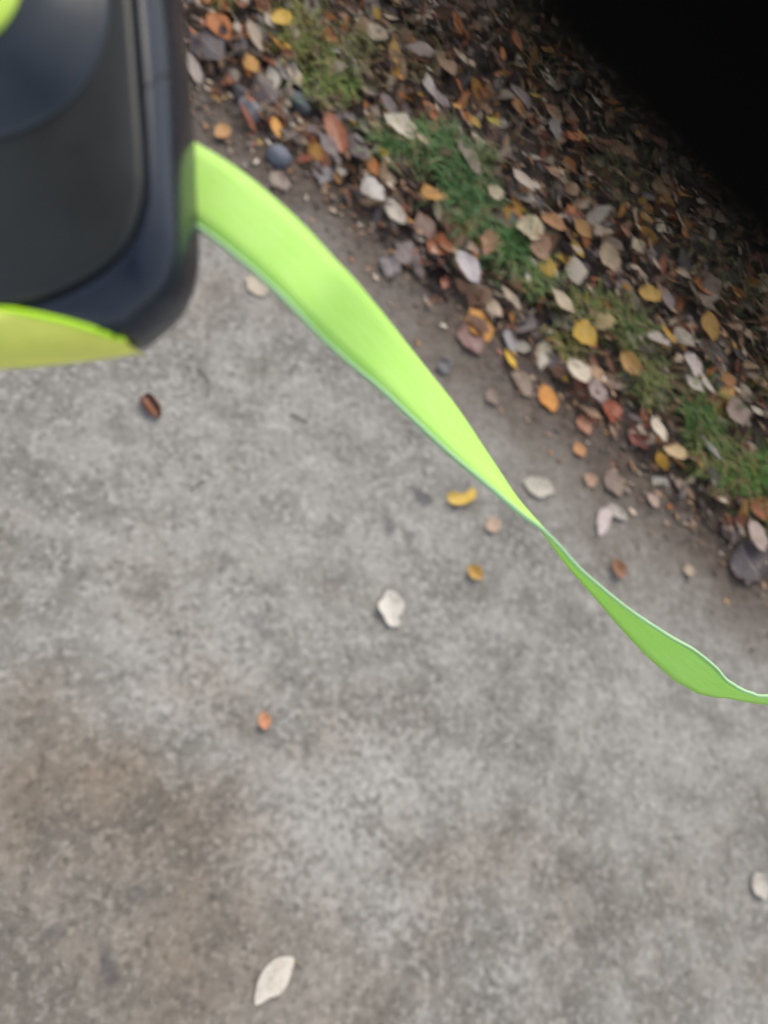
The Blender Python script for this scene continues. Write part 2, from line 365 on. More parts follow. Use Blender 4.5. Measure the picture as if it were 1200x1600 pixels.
# ------------------------------------------------------------------ leaves one can pick out on the verge
V = [  # x, y, length, width, angle, colour, shape, label
 (345, 44, 56, 32, 62, ORANGE, 'oval', 'bright orange oval leaf beside the black casing, near the top edge'),
 (442, 27, 30, 26, 40, YELLOW, 'round', 'round yellow leaf near the top edge beside the thin grass'),
 (422, 30, 27, 13, 65, CREAM, 'oval', 'small cream leaf touching the round yellow leaf'),
 (400, 57, 54, 17, 65, PALE, 'narrow', 'long pale grey leaf between the orange and the round yellow leaf'),
 (322, 66, 92, 42, 55, (104, 92, 92), 'egg', 'large dark grey-purple leaf under the bright orange leaf by the casing'),
 (301, 106, 58, 24, 65, (176, 160, 150), 'oval', 'pale pinkish leaf half hidden by the edge of the casing'),
 (394, 98, 32, 20, 50, AMBER, 'oval', 'small amber leaf right of the large dark grey-purple leaf'),
 (366, 129, 24, 15, 10, (206, 138, 84), 'oval', 'small orange-tan leaf lying just below the small amber leaf'),
 (415, 138, 56, 34, 55, (94, 78, 76), 'egg', 'dark plum-brown leaf above the light grey pebble'),
 (447, 108, 40, 30, 60, GREY, 'oval', 'grey-brown broad leaf left of the thin grass tuft'),
 (525, 207, 66, 27, 62, (176, 102, 64), 'oval', 'long rust-orange leaf below the thin grass tuft'),
 (514, 226, 50, 19, 55, MAUVE, 'narrow', 'narrow mauve-grey leaf tucked against the long rust-orange leaf'),
 (562, 230, 62, 24, 60, (118, 96, 94), 'oval', 'dull purple-brown leaf left of the dark green grass'),
 (626, 194, 62, 28, 40, (226, 214, 190), 'oval', 'large cream leaf lying above the dark green grass clump'),
 (661, 216, 30, 13, 58, (216, 190, 158), 'narrow', 'slim cream and tan leaf at the right tip of the large cream leaf'),
 (585, 296, 48, 28, 52, WHITE, 'oval', 'white oval leaf, upper of two in a line below the grass clump'),
 (619, 330, 48, 20, 52, (218, 204, 184), 'oval', 'cream leaf end to end below the white oval leaf'),
 (676, 301, 40, 22, 60, AMBER, 'oval', 'amber-yellow leaf caught in the dark green grass clump'),
 (437, 283, 40, 25, 55, (132, 112, 100), 'oval', 'taupe leaf flat on the dirt below the blue-grey pebble'),
 (503, 268, 40, 34, 35, (122, 116, 120), 'egg', 'broad grey leaf right of the taupe leaf on the dirt'),
 (527, 276, 25, 12, 60, (214, 158, 96), 'oval', 'small pale orange leaf touching the broad grey leaf'),
 (689, 386, 48, 28, 20, (184, 104, 56), 'egg', 'orange-brown leaf at the path edge below the amber leaf in grass'),
 (667, 352, 50, 30, 55, (140, 104, 86), 'oval', 'dull red-brown leaf above the orange-brown leaf at the path edge'),
 (638, 400, 46, 40, 45, (146, 132, 128), 'egg', 'broad grey-mauve leaf flat on the dirt of the path edge'),
 (608, 416, 34, 28, 70, (110, 100, 104), 'round', 'dim purple-grey leaf touching the broad grey-mauve leaf'),
 (674, 172, 42, 24, 70, (188, 112, 60), 'oval', 'orange-brown leaf above the slim cream and tan leaf'),
 (515, 58, 36, 13, 35, (200, 122, 62), 'oval', 'slim orange leaf lying across the thin grass tuft'),
 (591, 48, 42, 22, 35, PALE, 'oval', 'pale beige leaf near the top edge right of the thin grass'),
 (619, 79, 36, 15, 85, (206, 160, 70), 'narrow', 'narrow ochre-yellow leaf right of the pale beige leaf'),
 (676, 131, 38, 20, 65, (220, 208, 198), 'oval', 'small white leaf upright above the orange-brown leaf'),
 (660, 74, 50, 17, 20, (190, 168, 156), 'narrow', 'long pinkish-beige leaf right of the narrow ochre leaf'),
 (744, 189, 22, 14, 60, YELLOW, 'oval', 'tiny yellow leaf, left of a pair in the middle litter'),
 (772, 187, 26, 13, 40, (206, 186, 60), 'oval', 'tiny lemon yellow leaf, right of a pair in the middle litter'),
 (870, 200, 34, 22, 70, (188, 176, 168), 'egg', 'pale grey leaf at the rim of the dark blurred sleeve'),
 (820, 280, 50, 19, 45, (218, 198, 178), 'oval', 'slim cream leaf with pointed tips in the middle litter'),
 (828, 358, 46, 42, 40, (224, 204, 168), 'round', 'broad rounded cream leaf in the middle litter right of the grass'),
 (812, 163, 28, 15, 70, (204, 140, 62), 'oval', 'small orange leaf nearest the dark blurred sleeve'),
 (866, 345, 46, 18, 40, (204, 146, 92), 'oval', 'orange-tan leaf right of the broad rounded cream leaf'),
 (912, 355, 44, 16, 55, (214, 158, 86), 'narrow', 'slim amber-tan leaf parallel to the orange-tan leaf'),
 (859, 415, 34, 22, 75, YELLOW, 'egg', 'clear yellow leaf right of the lower dark green grass'),
 (902, 421, 44, 26, 80, CREAM, 'oval', 'upright cream leaf right of the clear yellow leaf'),
 (846, 387, 44, 28, 60, (198, 150, 118), 'oval', 'peach-brown leaf between the rounded cream and the clear yellow leaf'),
 (1018, 458, 36, 30, 20, (222, 174, 64), 'egg', 'golden yellow leaf near the right, below the dark blurred sleeve'),
 (732, 416, 64, 26, 62, (212, 200, 200), 'oval', 'folded white-mauve leaf at the path edge left of grass'),
 (766, 377, 46, 25, 110, (190, 134, 98), 'egg', 'peach-tan leaf between two dark green grass clumps'),
 (1040, 290, 42, 28, 60, (150, 108, 52), 'egg', 'ochre-brown leaf dim beneath the dark blurred sleeve'),
 (1102, 448, 56, 42, 45, (146, 122, 104), 'egg', 'large taupe leaf near the right, right of the golden yellow leaf'),
 (750, 508, 60, 34, 65, (228, 160, 66), 'oval', 'large amber leaf standing out at the path edge beside the leash'),
 (738, 530, 58, 40, 65, (120, 78, 72), 'egg', 'dark red-brown leaf under the large amber leaf at the path edge'),
 (916, 522, 48, 32, 50, (228, 182, 54), 'egg', 'large golden yellow leaf at the edge of the green moss-like grass'),
 (904, 580, 48, 32, 60, (222, 206, 180), 'egg', 'cream leaf directly below the large golden yellow leaf'),
 (985, 566, 44, 24, 45, (216, 162, 88), 'drop', 'amber-tan leaf right of the grass below the large golden leaf'),
 (857, 622, 48, 25, 65, (224, 150, 62), 'oval', 'orange oval leaf on the dirt nearest the pavement'),
 (815, 596, 58, 24, 60, (148, 122, 102), 'oval', 'dull tan leaf pressed on the dirt left of the orange oval leaf'),
 (955, 640, 40, 30, 50, (186, 92, 56), 'egg', 'red-orange leaf in the litter right of the orange oval leaf'),
 (932, 610, 42, 26, 70, (168, 148, 140), 'oval', 'mauve-beige leaf between the cream and the red-orange leaf'),
 (1030, 670, 46, 22, 65, (224, 208, 184), 'oval', 'cream-white leaf left of the lower right grass clump'),
 (1035, 720, 32, 18, 70, (222, 170, 46), 'oval', 'small golden leaf under the cream-white leaf'),
 (1056, 705, 38, 19, 20, (222, 190, 140), 'egg', 'cream and orange leaf right of the small golden leaf'),
 (906, 702, 26, 18, 60, (208, 146, 92), 'oval', 'small orange-tan leaf lowest in the loose leaves at path edge'),
 (914, 664, 34, 24, 70, (172, 112, 80), 'egg', 'brown-orange leaf above the small orange-tan leaf'),
 (798, 532, 40, 20, 70, (166, 162, 160), 'oval', 'pale grey leaf right of the large amber leaf'),
 (1030, 527, 36, 24, 15, (224, 210, 196), 'egg', 'white leaf crossed by a small yellow leaf'),
 (1046, 522, 34, 13, 50, (222, 168, 54), 'narrow', 'small yellow leaf lying across a white leaf'),
 (1071, 526, 42, 18, 52, (216, 202, 182), 'oval', 'slim cream leaf right of the white and yellow pair'),
 (1112, 507, 48, 25, 70, (212, 162, 72), 'oval', 'ochre-yellow leaf near the right edge of the picture'),
 (1083, 567, 40, 32, 40, (220, 204, 196), 'egg', 'broad pinkish-white leaf in the right litter'),
 (1087, 597, 40, 14, 58, (226, 214, 192), 'narrow', 'thin white leaf, left of two below the broad pinkish-white leaf'),
 (1108, 596, 42, 13, 60, (216, 206, 192), 'narrow', 'thin white leaf, right of two below the broad pinkish-white leaf'),
 (1140, 590, 32, 24, 80, (206, 138, 64), 'egg', 'orange leaf near the right edge beside the thin white leaves'),
 (1000, 682, 48, 30, 60, (152, 88, 76), 'oval', 'reddish-pink brown leaf left of the cream-white leaf'),
 (1190, 794, 42, 26, 70, (196, 112, 66), 'egg', 'rust-orange leaf cut by the right edge of the picture'),
 (1185, 836, 54, 20, 70, (210, 186, 172), 'narrow', 'long pinkish-white leaf at the right edge below rust-orange leaf'),
 (1172, 876, 66, 58, 60, (82, 72, 74), 'round', 'big dark purple leaf at the right edge by the path'),
 (1140, 832, 38, 20, 60, (166, 148, 144), 'oval', 'mauve leaf left of the long pinkish-white leaf'),
 (1150, 642, 50, 34, 60, (176, 152, 138), 'egg', 'pinkish-brown broad leaf near the right edge above the grass'),
 (1128, 640, 60, 26, 55, (160, 104, 50), 'oval', 'ochre-brown leaf beside the pinkish-brown broad leaf'),
 (1116, 700, 44, 11, 60, (176, 172, 170), 'narrow', 'thin grey leaf sticking out of the lower right grass'),
 (960, 754, 50, 27, 65, (138, 116, 100), 'oval', 'faded taupe leaf on the dirt at the pavement edge'),
 (922, 750, 24, 18, 60, (170, 134, 108), 'round', 'small tan leaf left of the faded taupe leaf'),
 (1021, 781, 26, 16, 60, (190, 164, 146), 'oval', 'small beige leaf right of the faded taupe leaf'),
 (1065, 760, 30, 17, 60, (186, 160, 142), 'oval', 'small beige-pink leaf under the lower right grass'),
 (770, 620, 30, 20, 60, (128, 106, 92), 'oval', 'faint brown leaf pressed into dirt beside the green tape'),
 (1120, 560, 50, 16, 60, (150, 92, 48), 'narrow', 'narrow russet leaf above the orange leaf at the right'),
 (700, 95, 52, 26, 62, (168, 132, 100), 'oval', 'tan-brown leaf in the upper litter right of pinkish-beige leaf'),
 (735, 245, 64, 24, 60, (170, 148, 130), 'oval', 'long dull beige leaf beside the dark green grass'),
 (775, 300, 26, 22, 60, (226, 206, 170), 'egg', 'small buff leaf left of the slim cream leaf'),
 (945, 500, 30, 24, 50, (186, 162, 110), 'oval', 'small olive-tan leaf at the rim of the dull grass'),
 (880, 470, 54, 22, 45, (206, 186, 156), 'narrow', 'long buff leaf below the upright cream leaf'),
 (955, 400, 50, 24, 50, (212, 186, 150), 'oval', 'buff leaf with ochre tip right of the upright cream leaf'),
 (1000, 380, 30, 18, 55, (224, 208, 176), 'oval', 'small pale leaf in the right litter under the sleeve shade'),
 (700, 560, 22, 22, 45, (74, 74, 82), 'round', 'small dark slate leaf scrap on dirt beside the leash'),
]
MOVE = {(700, 560): (694, 573)}
rl = random.Random(3)
for (x, y, l, wd, a, c, sh, lab) in V:
    x, y = MOVE.get((x, y), (x, y))
    s, q = sq(G(x, y))
    flat = q < 0.03
    leaf_px(x, y, l * 1.0, wd * 1.02, a + rl.uniform(-6, 6) + (180 if rl.random() < .4 else 0), c, lab, sh,
            lift=0.006 if flat else (0.027 if sum(c) > 420 else 0.017), rough=0.45 if sum(c) < 380 else 0.62,
            pitch=0 if flat else rl.uniform(-.22, .22), roll=0 if flat else rl.uniform(-.3, .3),
            me=None if flat or rl.random() < .4 else rl.choice(UNIT), group='fallen leaves on the leafy verge')

# ------------------------------------------------------------------ leaves on the pavement
leaf_px(403, 445, 40, 30, 60, (212, 196, 172), 'cream leaf on the pavement half under the green tape', 'round', group='leaves lying on the pavement', me=UNIT[6])
leaf_px(842, 760, 50, 31, 15, (206, 198, 180), 'cream oval leaf on the pavement right of the green tape', 'oval', group='leaves lying on the pavement')
leaf_px(771, 820, 26, 22, 60, (202, 172, 146), 'small peach leaf on the pavement below the yellow curled one', 'round', group='leaves lying on the pavement')
leaf_px(741, 895, 30, 22, 40, (206, 162, 66), 'small mustard leaf alone on the pavement left of the tape', 'egg', group='leaves lying on the pavement', me=CUPPED)
leaf_px(965, 889, 34, 21, 75, (146, 98, 66), 'small brown leaf on the pavement right of the tape', 'oval', group='leaves lying on the pavement', me=CUPPED)
leaf_px(1077, 891, 20, 15, 70, (190, 168, 140), 'tiny tan leaf on the pavement near the dirt edge', 'oval', group='leaves lying on the pavement')
leaf_px(943, 815, 50, 24, 105, (204, 188, 182), 'pinkish-white leaf on the pavement, left one of a touching pair', 'egg', group='leaves lying on the pavement')
leaf_px(966, 800, 38, 16, 40, (178, 168, 158), 'pale grey leaf touching the pinkish-white leaf on the pavement', 'oval', group='leaves lying on the pavement')
leaf_px(413, 1126, 29, 21, 80, (210, 146, 104), 'small orange-tan leaf alone on the near pavement', 'oval', group='leaves lying on the pavement', me=CUPPED)
leaf_px(1188, 1384, 46, 25, 65, (218, 208, 194), 'cream leaf on the pavement cut by the right edge', 'oval', group='leaves lying on the pavement')
leaf_px(348, 205, 26, 23, 30, (214, 158, 94), 'small orange round leaf on the dirt above the wide tape end', 'round', group='leaves lying on the pavement')

def outline_leaf(name, label, pts, base, col, z=0.004, cup=0.0, ribh=0.0, veins=True, stalk=None, col2=None):
    """a leaf whose outline was seen clearly: pts are picture points round it, base its rib from stalk to tip"""
    root = bpy.data.objects.new(name, None); COL.objects.link(root)
    c = G(sum(p[0] for p in pts) / len(pts), sum(p[1] for p in pts) / len(pts), z); root.location = c
    tag(root, label, 'leaf', 'leaves lying on the pavement')
    ring = [G(p[0], p[1], z) - c for p in catmull(pts, 4, True)]
    a, b = G(*base[0], z) - c, G(*base[1], z) - c
    ax = (b - a).normalized(); L = (b - a).length
    v, uv, f, n = [], [], [], len(ring)
    rings = [1.0, 0.8, 0.55, 0.3]
    for kf in rings:
        for p in ring:
            q = p * kf; side = (q - a).dot(Vector((-ax.y, ax.x, 0))); along = (q - a).dot(ax) / L
            zz = cup * (abs(side) / L) ** 1.5 * 2 + ribh * math.sin(along * 5 + side * 90) * kf + 0.3 * cup * (along - .5) ** 2
            v.append((q.x, q.y, max(-0.002, zz))); uv.append((along, 0.5 + side / (0.62 * L)))
    v.append((0, 0, 0.0)); uv.append(((-a).dot(ax) / L, 0.5))
    for r in range(len(rings) - 1):
        for i in range(n):
            j = (i + 1) % n; f.append((r * n + i, r * n + j, (r + 1) * n + j, (r + 1) * n + i))
    for i in range(n): f.append(((len(rings) - 1) * n + i, (len(rings) - 1) * n + (i + 1) % n, len(v) - 1))
    me = mesh('blade', v, f)
    if sum(p.normal.z for p in me.polygons) < 0: me.flip_normals()
    set_uv(me, uv); link('blade', me, root, leaf_mat(col, 0.6))
    if stalk:
        pts3 = [G(x, y, z + 0.001) - c for x, y in stalk]
        link('stalk', tube_mesh('stalk', pts3, [0.0011, 0.0009, 0.0008][:len(pts3)], 6), root, leaf_mat(col2 or (168, 150, 126), 0.7))
    return root
def tube_mesh(name, pts, rad, n=8):
    v, f = [], []
    for i, p in enumerate(pts):
        t = (pts[min(i + 1, len(pts) - 1)] - pts[max(i - 1, 0)]).normalized()
        u = t.orthogonal().normalized(); w2 = t.cross(u)
        r = rad[min(i, len(rad) - 1)] if isinstance(rad, list) else rad
        for j in range(n):
            a = 2 * math.pi * j / n; v.append(p + u * (r * math.cos(a)) + w2 * (r * math.sin(a)))
    for i in range(len(pts) - 1):
        for j in range(n):
            f.append((i * n + j, i * n + (j + 1) % n, (i + 1) * n + (j + 1) % n, (i + 1) * n + j))
    f.append(tuple(range(n))[::-1]); f.append(tuple(range((len(pts) - 1) * n, len(pts) * n)))
    return mesh(name, v, f)
outline_leaf('fallen_leaf', 'large cream leaf with a pointed tip lying on the nearest pavement',
             [(460, 1497), (446, 1494), (430, 1497), (414, 1510), (404, 1528), (399, 1550), (398, 1569), (408, 1568), (420, 1560), (436, 1553), (448, 1538), (455, 1518)],
             ((460, 1497), (400, 1568)), (222, 212, 196), cup=0.012, ribh=0.0006, stalk=[(459, 1498), (466, 1504), (475, 1512)])
outline_leaf('fallen_leaf', 'white diamond shaped leaf alone in the middle of the pavement',
             [(603, 922), (615, 926), (625, 937), (630, 948), (627, 958), (622, 964), (624, 974), (618, 979), (606, 976), (598, 963), (590, 953), (590, 943), (599, 934)],
             ((603, 921), (614, 980)), (228, 220, 206), cup=0.020, ribh=0.0010, stalk=[(604, 924), (605, 916), (608, 909)])
outline_leaf('fallen_leaf', 'yellow curled kidney shaped leaf on the pavement left of tape',
             [(741, 764), (735, 763), (728, 769), (718, 771), (706, 769), (699, 776), (702, 786), (714, 791), (728, 788), (738, 781), (743, 772)],
             ((741, 766), (700, 781)), (226, 186, 70), cup=0.024, ribh=0.0012)
# the red-brown curled husk left of centre
hk = bpy.data.objects.new('seed_husk', None); COL.objects.link(hk); hk.location = G(236, 637, 0.0)
tag(hk, 'reddish-brown curled husk lying alone on the pavement at left', 'husk')
def husk(name, mat, ang0, ang1, l, r, off):
    v, f = [], []; nu, nv = 9, 8
    a = G(222, 616) - G(236, 637); b = G(252, 660) - G(236, 637); ax = (b - a).normalized(); sd2 = Vector((-ax.y, ax.x, 0))
    for i in range(nu + 1):
        t = i / nu; rr = r * (math.sin(math.pi * (0.08 + 0.84 * t)) ** 0.7) * (1.05 - 0.25 * t)
        for j in range(nv + 1):
            th = ang0 + (ang1 - ang0) * j / nv
            wob = 1 + 0.12 * math.sin(t * 9 + j)
            v.append(ax * ((t - .5) * l) + sd2 * (math.cos(th) * rr * wob + off) + Vector((0, 0, 0.0035 + rr * (0.55 + 0.6 * math.sin(th)))))
    for i in range(nu):
        for j in range(nv): q = i * (nv + 1) + j; f.append((q, q + 1, q + nv + 2, q + nv + 1))
    me = mesh(name, v, f); set_uv(me, [(.3, .3)] * len(v)); return link(name, me, hk, mat)
husk('shell', leaf_mat((104, 60, 48), 0.5), R(-200), R(40), 0.040, 0.0125, 0.0)
husk('lining', leaf_mat((176, 108, 58), 0.6), R(-150), R(60), 0.030, 0.0085, 0.003)

# ------------------------------------------------------------------ pebbles, twigs
def pebble(px, py, wpx, hpx, ang, col, label, seed):
    bm = bmesh.new(); bmesh.ops.create_icosphere(bm, subdivisions=3, radius=1)
    for vv in bm.verts:
        vv.co *= 1 + 0.28 * noise.noise(vv.co * 1.1 + Vector((seed * 3.1, 0, 0))) + 0.06 * noise.noise(vv.co * 4 + Vector((0, seed, 0)))
    me = bpy.data.meshes.new('pebble'); bm.to_mesh(me); bm.free()
    c = G(px, py); s, q = sq(c); zg = verge_z(s, q) if q > 0 else 0
    dpt = (c - CAMPOS).length / FPX
    o = link('pebble', me, None, stone_mat('stone_%d' % seed, col))
    o.matrix_world = Matrix.Translation((c.x, c.y, zg + 0.006)) @ Matrix.Rotation(-R(ang), 4, 'Z') @ Matrix.Diagonal((wpx / 2 * dpt, hpx / 2 * dpt, 0.4 * hpx * dpt, 1))
    tag(o, label, 'pebble', 'pebbles on the dirt by the path edge')
pebble(392, 172, 40, 26, 50, (150, 148, 152), 'light grey pebble on the dirt right of the casing', 1)
pebble(436, 248, 34, 30, 20, (122, 126, 138), 'blue-grey pebble on the dirt above the taupe leaf', 2)
pebble(467, 167, 40, 24, 45, (98, 112, 120), 'dark teal-grey pebble beside the thin grass', 3)
pebble(378, 150, 30, 22, 40, (92, 84, 84), 'dark grey-brown pebble touching the light grey pebble', 4)
pebble(598, 330, 16, 12, 40, (128, 118, 108), 'tiny brown pebble under the cream leaf at the path edge', 5)
def twig(pts, r, label, fork=None):
    root = [G(x, y, 0.003 + 0.001 * (i % 2)) for i, (x, y) in enumerate(pts)]
    o = bpy.data.objects.new('twig', None); COL.objects.link(o); o.location = root[0]
    m = stone_mat('twig_bark', (104, 92, 84))
    link('stem', tube_mesh('stem', [p - root[0] for p in root], [r, r * .9, r * .7, r * .5], 6), o, m)
    if fork: link('fork', tube_mesh('fork', [G(x, y, 0.0035) - root[0] for x, y in fork], [r * .8, r * .5], 6), o, m)
    tag(o, label, 'twig', 'twig scraps on the pavement')
twig([(308, 575), (320, 585), (327, 602), (324, 624)], 0.0011, 'thin bent twig on the pavement below the casing corner')
twig([(466, 560), (460, 572), (452, 588)], 0.0010, 'straight twig scrap on the pavement left of the wide tape')
twig([(481, 660), (468, 652), (452, 648)], 0.0010, 'forked twig scrap on the pavement left of the mid tape', [(466, 652), (456, 644)])
twig([(298, 766), (308, 757), (320, 750)], 0.0013, 'dark short twig on the open pavement below the husk')

# ------------------------------------------------------------------ litter: leaves of the top layer, one by one
PAL = [(TAN, 19), (PALE, 13), (CREAM, 9), (BROWN, 21), (DARK, 10), (PLUM, 6), (GREY, 3), (MAUVE, 4), (RUST, 9), (ORANGE, 4), (AMBER, 4), (YELLOW, 2)]
BAG = [c for c, n in PAL for _ in range(n)]
NAMES = {TAN: 'tan', PALE: 'pale beige', CREAM: 'cream', BROWN: 'brown', DARK: 'dark brown', PLUM: 'plum-brown', GREY: 'grey-brown',
         MAUVE: 'mauve-grey', RUST: 'rust-brown', ORANGE: 'orange', AMBER: 'amber', YELLOW: 'yellow'}
rn = random.Random(21)
hero_px = [(x, y) for (x, y, *_r) in V]
CUT = set('beside near touching between under half right lying just above left below tucked in upper end caught flat at across upright with nearest parallel standing directly on pressed crossed cut by sticking dim lowest'.split())
def short(lab):
    out = []
    for wd_ in lab.replace(',', ' ,').split():
        if wd_ == ',' or (out and wd_ in CUT): break
        out.append(wd_)
    return ' '.join(out)
shorts = {}
for (x, y, *_r) in V: shorts.setdefault(short(_r[-1]), []).append((x, y))
MARKS = [(kk[0], nm) for nm, kk in shorts.items() if len(kk) == 1]
USED = set()
def litter_label(x, y, cname, L):
    for (hx, hy), nm in sorted(MARKS, key=lambda m_: (m_[0][0] - x) ** 2 + (m_[0][1] - y) ** 2):
        a = math.degrees(math.atan2(hy - y, x - hx)) % 360
        where = ['to the right of', 'above and right of', 'straight above', 'above and left of', 'to the left of', 'below and left of', 'straight below', 'below and right of'][int((a + 22.5) // 45) % 8]
        lab = '%s %s dead leaf %s the %s' % ('small' if L < .042 else 'larger', cname, where, nm)
        if lab not in USED and len(lab.split()) <= 16: USED.add(lab); return lab
def in_view(x, y): return -20 < x < 1220 and -20 < y < 1000 and not (x < 300 and y < 500) and (x - y) < 870
placed, tries = [], 0
while len(placed) < 186 and tries < 60000:
    tries += 1
    x, y = rn.uniform(280, 1210), rn.uniform(-10, 960)
    s, q = sq(G(x, y))
    if q < 0.005 or not in_view(x, y): continue
    if any((x - a) ** 2 + (y - b) ** 2 < 20 ** 2 for a, b in hero_px): continue
    if any((x - a) ** 2 + (y - b) ** 2 < 24 ** 2 for a, b in placed): continue
    placed.append((x, y))
    c = rn.choice(BAG)
    if q < 0.12 and rn.random() < .6: c = rn.choice((PLUM, DARK, BROWN, GREY, BROWN))
    g = G(x, y, 0.012); L = rn.uniform(0.024, 0.056)
    o = put_leaf('fallen_leaf', rn.choice(UNIT), Vector((g.x, g.y, verge_z(s, q) + rn.uniform(0.008, 0.020))), L, L * rn.uniform(0.34, 0.58),
                 rn.gauss(-0.95, 0.75) + (math.pi if rn.random() < .5 else 0), leaf_mat(c, 0.45 if c in (DARK, PLUM, GREY, BROWN) else 0.62), rn.gauss(0, .34), rn.gauss(0, .5))
    tag(o, litter_label(x, y, NAMES[c], L), 'leaf', 'fallen leaves on the leafy verge')

# the mass of leaves below and beyond
def joined_leaves(name, n, label, size, near, zr, sample):
    v, f, uv, cols = [], [], [], []
    protos = [leaf_geo(['oval', 'egg', 'drop', 'narrow', 'oval'][i % 5], 5, 2, 100 + i, rn.uniform(-.2, .5), rn.uniform(-.2, .7), rn.uniform(.02, .18), rn.uniform(-.3, .3)) for i in range(12)]
    k = 0
    while k < n:
        p = sample()
        if p is None: continue
        s, q, z = p; k += 1
        pv, pf, pu = protos[k % 12]; L = rn.uniform(*size); W = L * rn.uniform(0.30, 0.58)
        m = Matrix.Translation(at(s, q, z)) @ Matrix.Rotation(rn.gauss(-0.95, 0.6) + (math.pi if rn.random() < .5 else 0), 4, 'Z') @ Matrix.Rotation(rn.gauss(0, zr), 4, 'Y') @ Matrix.Rotation(rn.gauss(0, zr * 1.3), 4, 'X') @ Matrix.Diagonal((L, W, W * .8, 1))
        c = rn.choice(BAG); c = rgb(*c, k=0.82); kk = rn.uniform(.85, 1.35); c = tuple(t * kk for t in c)
        b = len(v)
        v += [m @ Vector(t) for t in pv]; uv += pu; cols += [c] * len(pv); f += [tuple(b + i for i in t) for t in pf]
    me = mesh(name, v, f); set_uv(me, uv); set_col(me, cols)
    return tag(link(name, me, None, tint_leaf_mat(name + '_tint', 0.58)), label, 'leaves', None, 'stuff')
def smp_litter():
    s, q = rn.uniform(-0.9, 2.9), rn.uniform(-0.05, 2.2)
    if q < 0.05 and rn.random() > (q + 0.06) / 0.11: return None
    z = verge_z(s, q)
    px = proj(at(s, q, z))
    if px is None or not (-500 < px[0] < 1700 and -600 < px[1] < 1300): return None
    return s, q, z + rn.uniform(0.002, 0.020)
joined_leaves('leaf_litter', 9500, 'thick layer of mixed brown fallen leaves covering the verge', (0.016, 0.056), True, 0.42, smp_litter)
def smp_bits():
    s, q = rn.uniform(-0.9, 2.9), rn.uniform(0.0, 2.2); z = verge_z(s, q); px = proj(at(s, q, z))
    if px is None or not (-400 < px[0] < 1600 and -500 < px[1] < 1250): return None
    return s, q, z + rn.uniform(0.008, 0.027)
joined_leaves('leaf_scraps', 9000, 'torn scraps of dry leaves mixed all through the verge litter', (0.007, 0.026), True, 0.6, smp_bits)
def smp_frag():
    s, q = rn.uniform(-0.9, 2.9), rn.gauss(0.0, 0.055)
    if q > 0.12 or q < -0.2: return None
    return s, q, (verge_z(s, q) if q > -0.01 else 0) + rn.uniform(0.002, 0.005)
joined_leaves('leaf_crumbs', 1700, 'broken leaf crumbs strewn along the dirty path edge', (0.004, 0.016), True, 0.2, smp_frag)

# soil crumbs at the edge
def crumbs():
    bm = bmesh.new(); bmesh.ops.create_icosphere(bm, subdivisions=1, radius=1)
    bv = [vv.co.copy() for vv in bm.verts]; bf = [tuple(x.index for x in ff.verts) for ff in bm.faces]; bm.free()
    v, f, cols = [], [], []
    for k in range(5200):
        s, q = rn.uniform(-0.9, 2.9), rn.gauss(-0.015, 0.06)
        if q > 0.14: continue
        r = min(0.006, rn.expovariate(1 / 0.0011) + 0.0006); b = len(v)
        if q < -0.09: r *= .6
        g = at(s, q, (verge_z(s, q) if q > -0.01 else 0.0) + r * .4); ph = rn.random() * 50
        for t in bv: v.append(g + Vector((t.x, t.y, t.z * .7)) * (r * (1 + .5 * noise.noise(t + Vector((ph, 0, 0))))))
        c = rgb(*rn.choice(((84, 70, 60), (110, 96, 84), (70, 60, 54), (132, 120, 108), (150, 142, 132)))); cols += [c] * len(bv)
        f += [tuple(b + i for i in t) for t in bf]
    me = mesh('soil_crumbs', v, f); set_col(me, cols)
    tag(link('soil_crumbs', me, None, tint_mat('crumb_tint', .9)), 'loose crumbs of brown soil spilled over the path edge', 'soil', None, 'stuff')
crumbs()

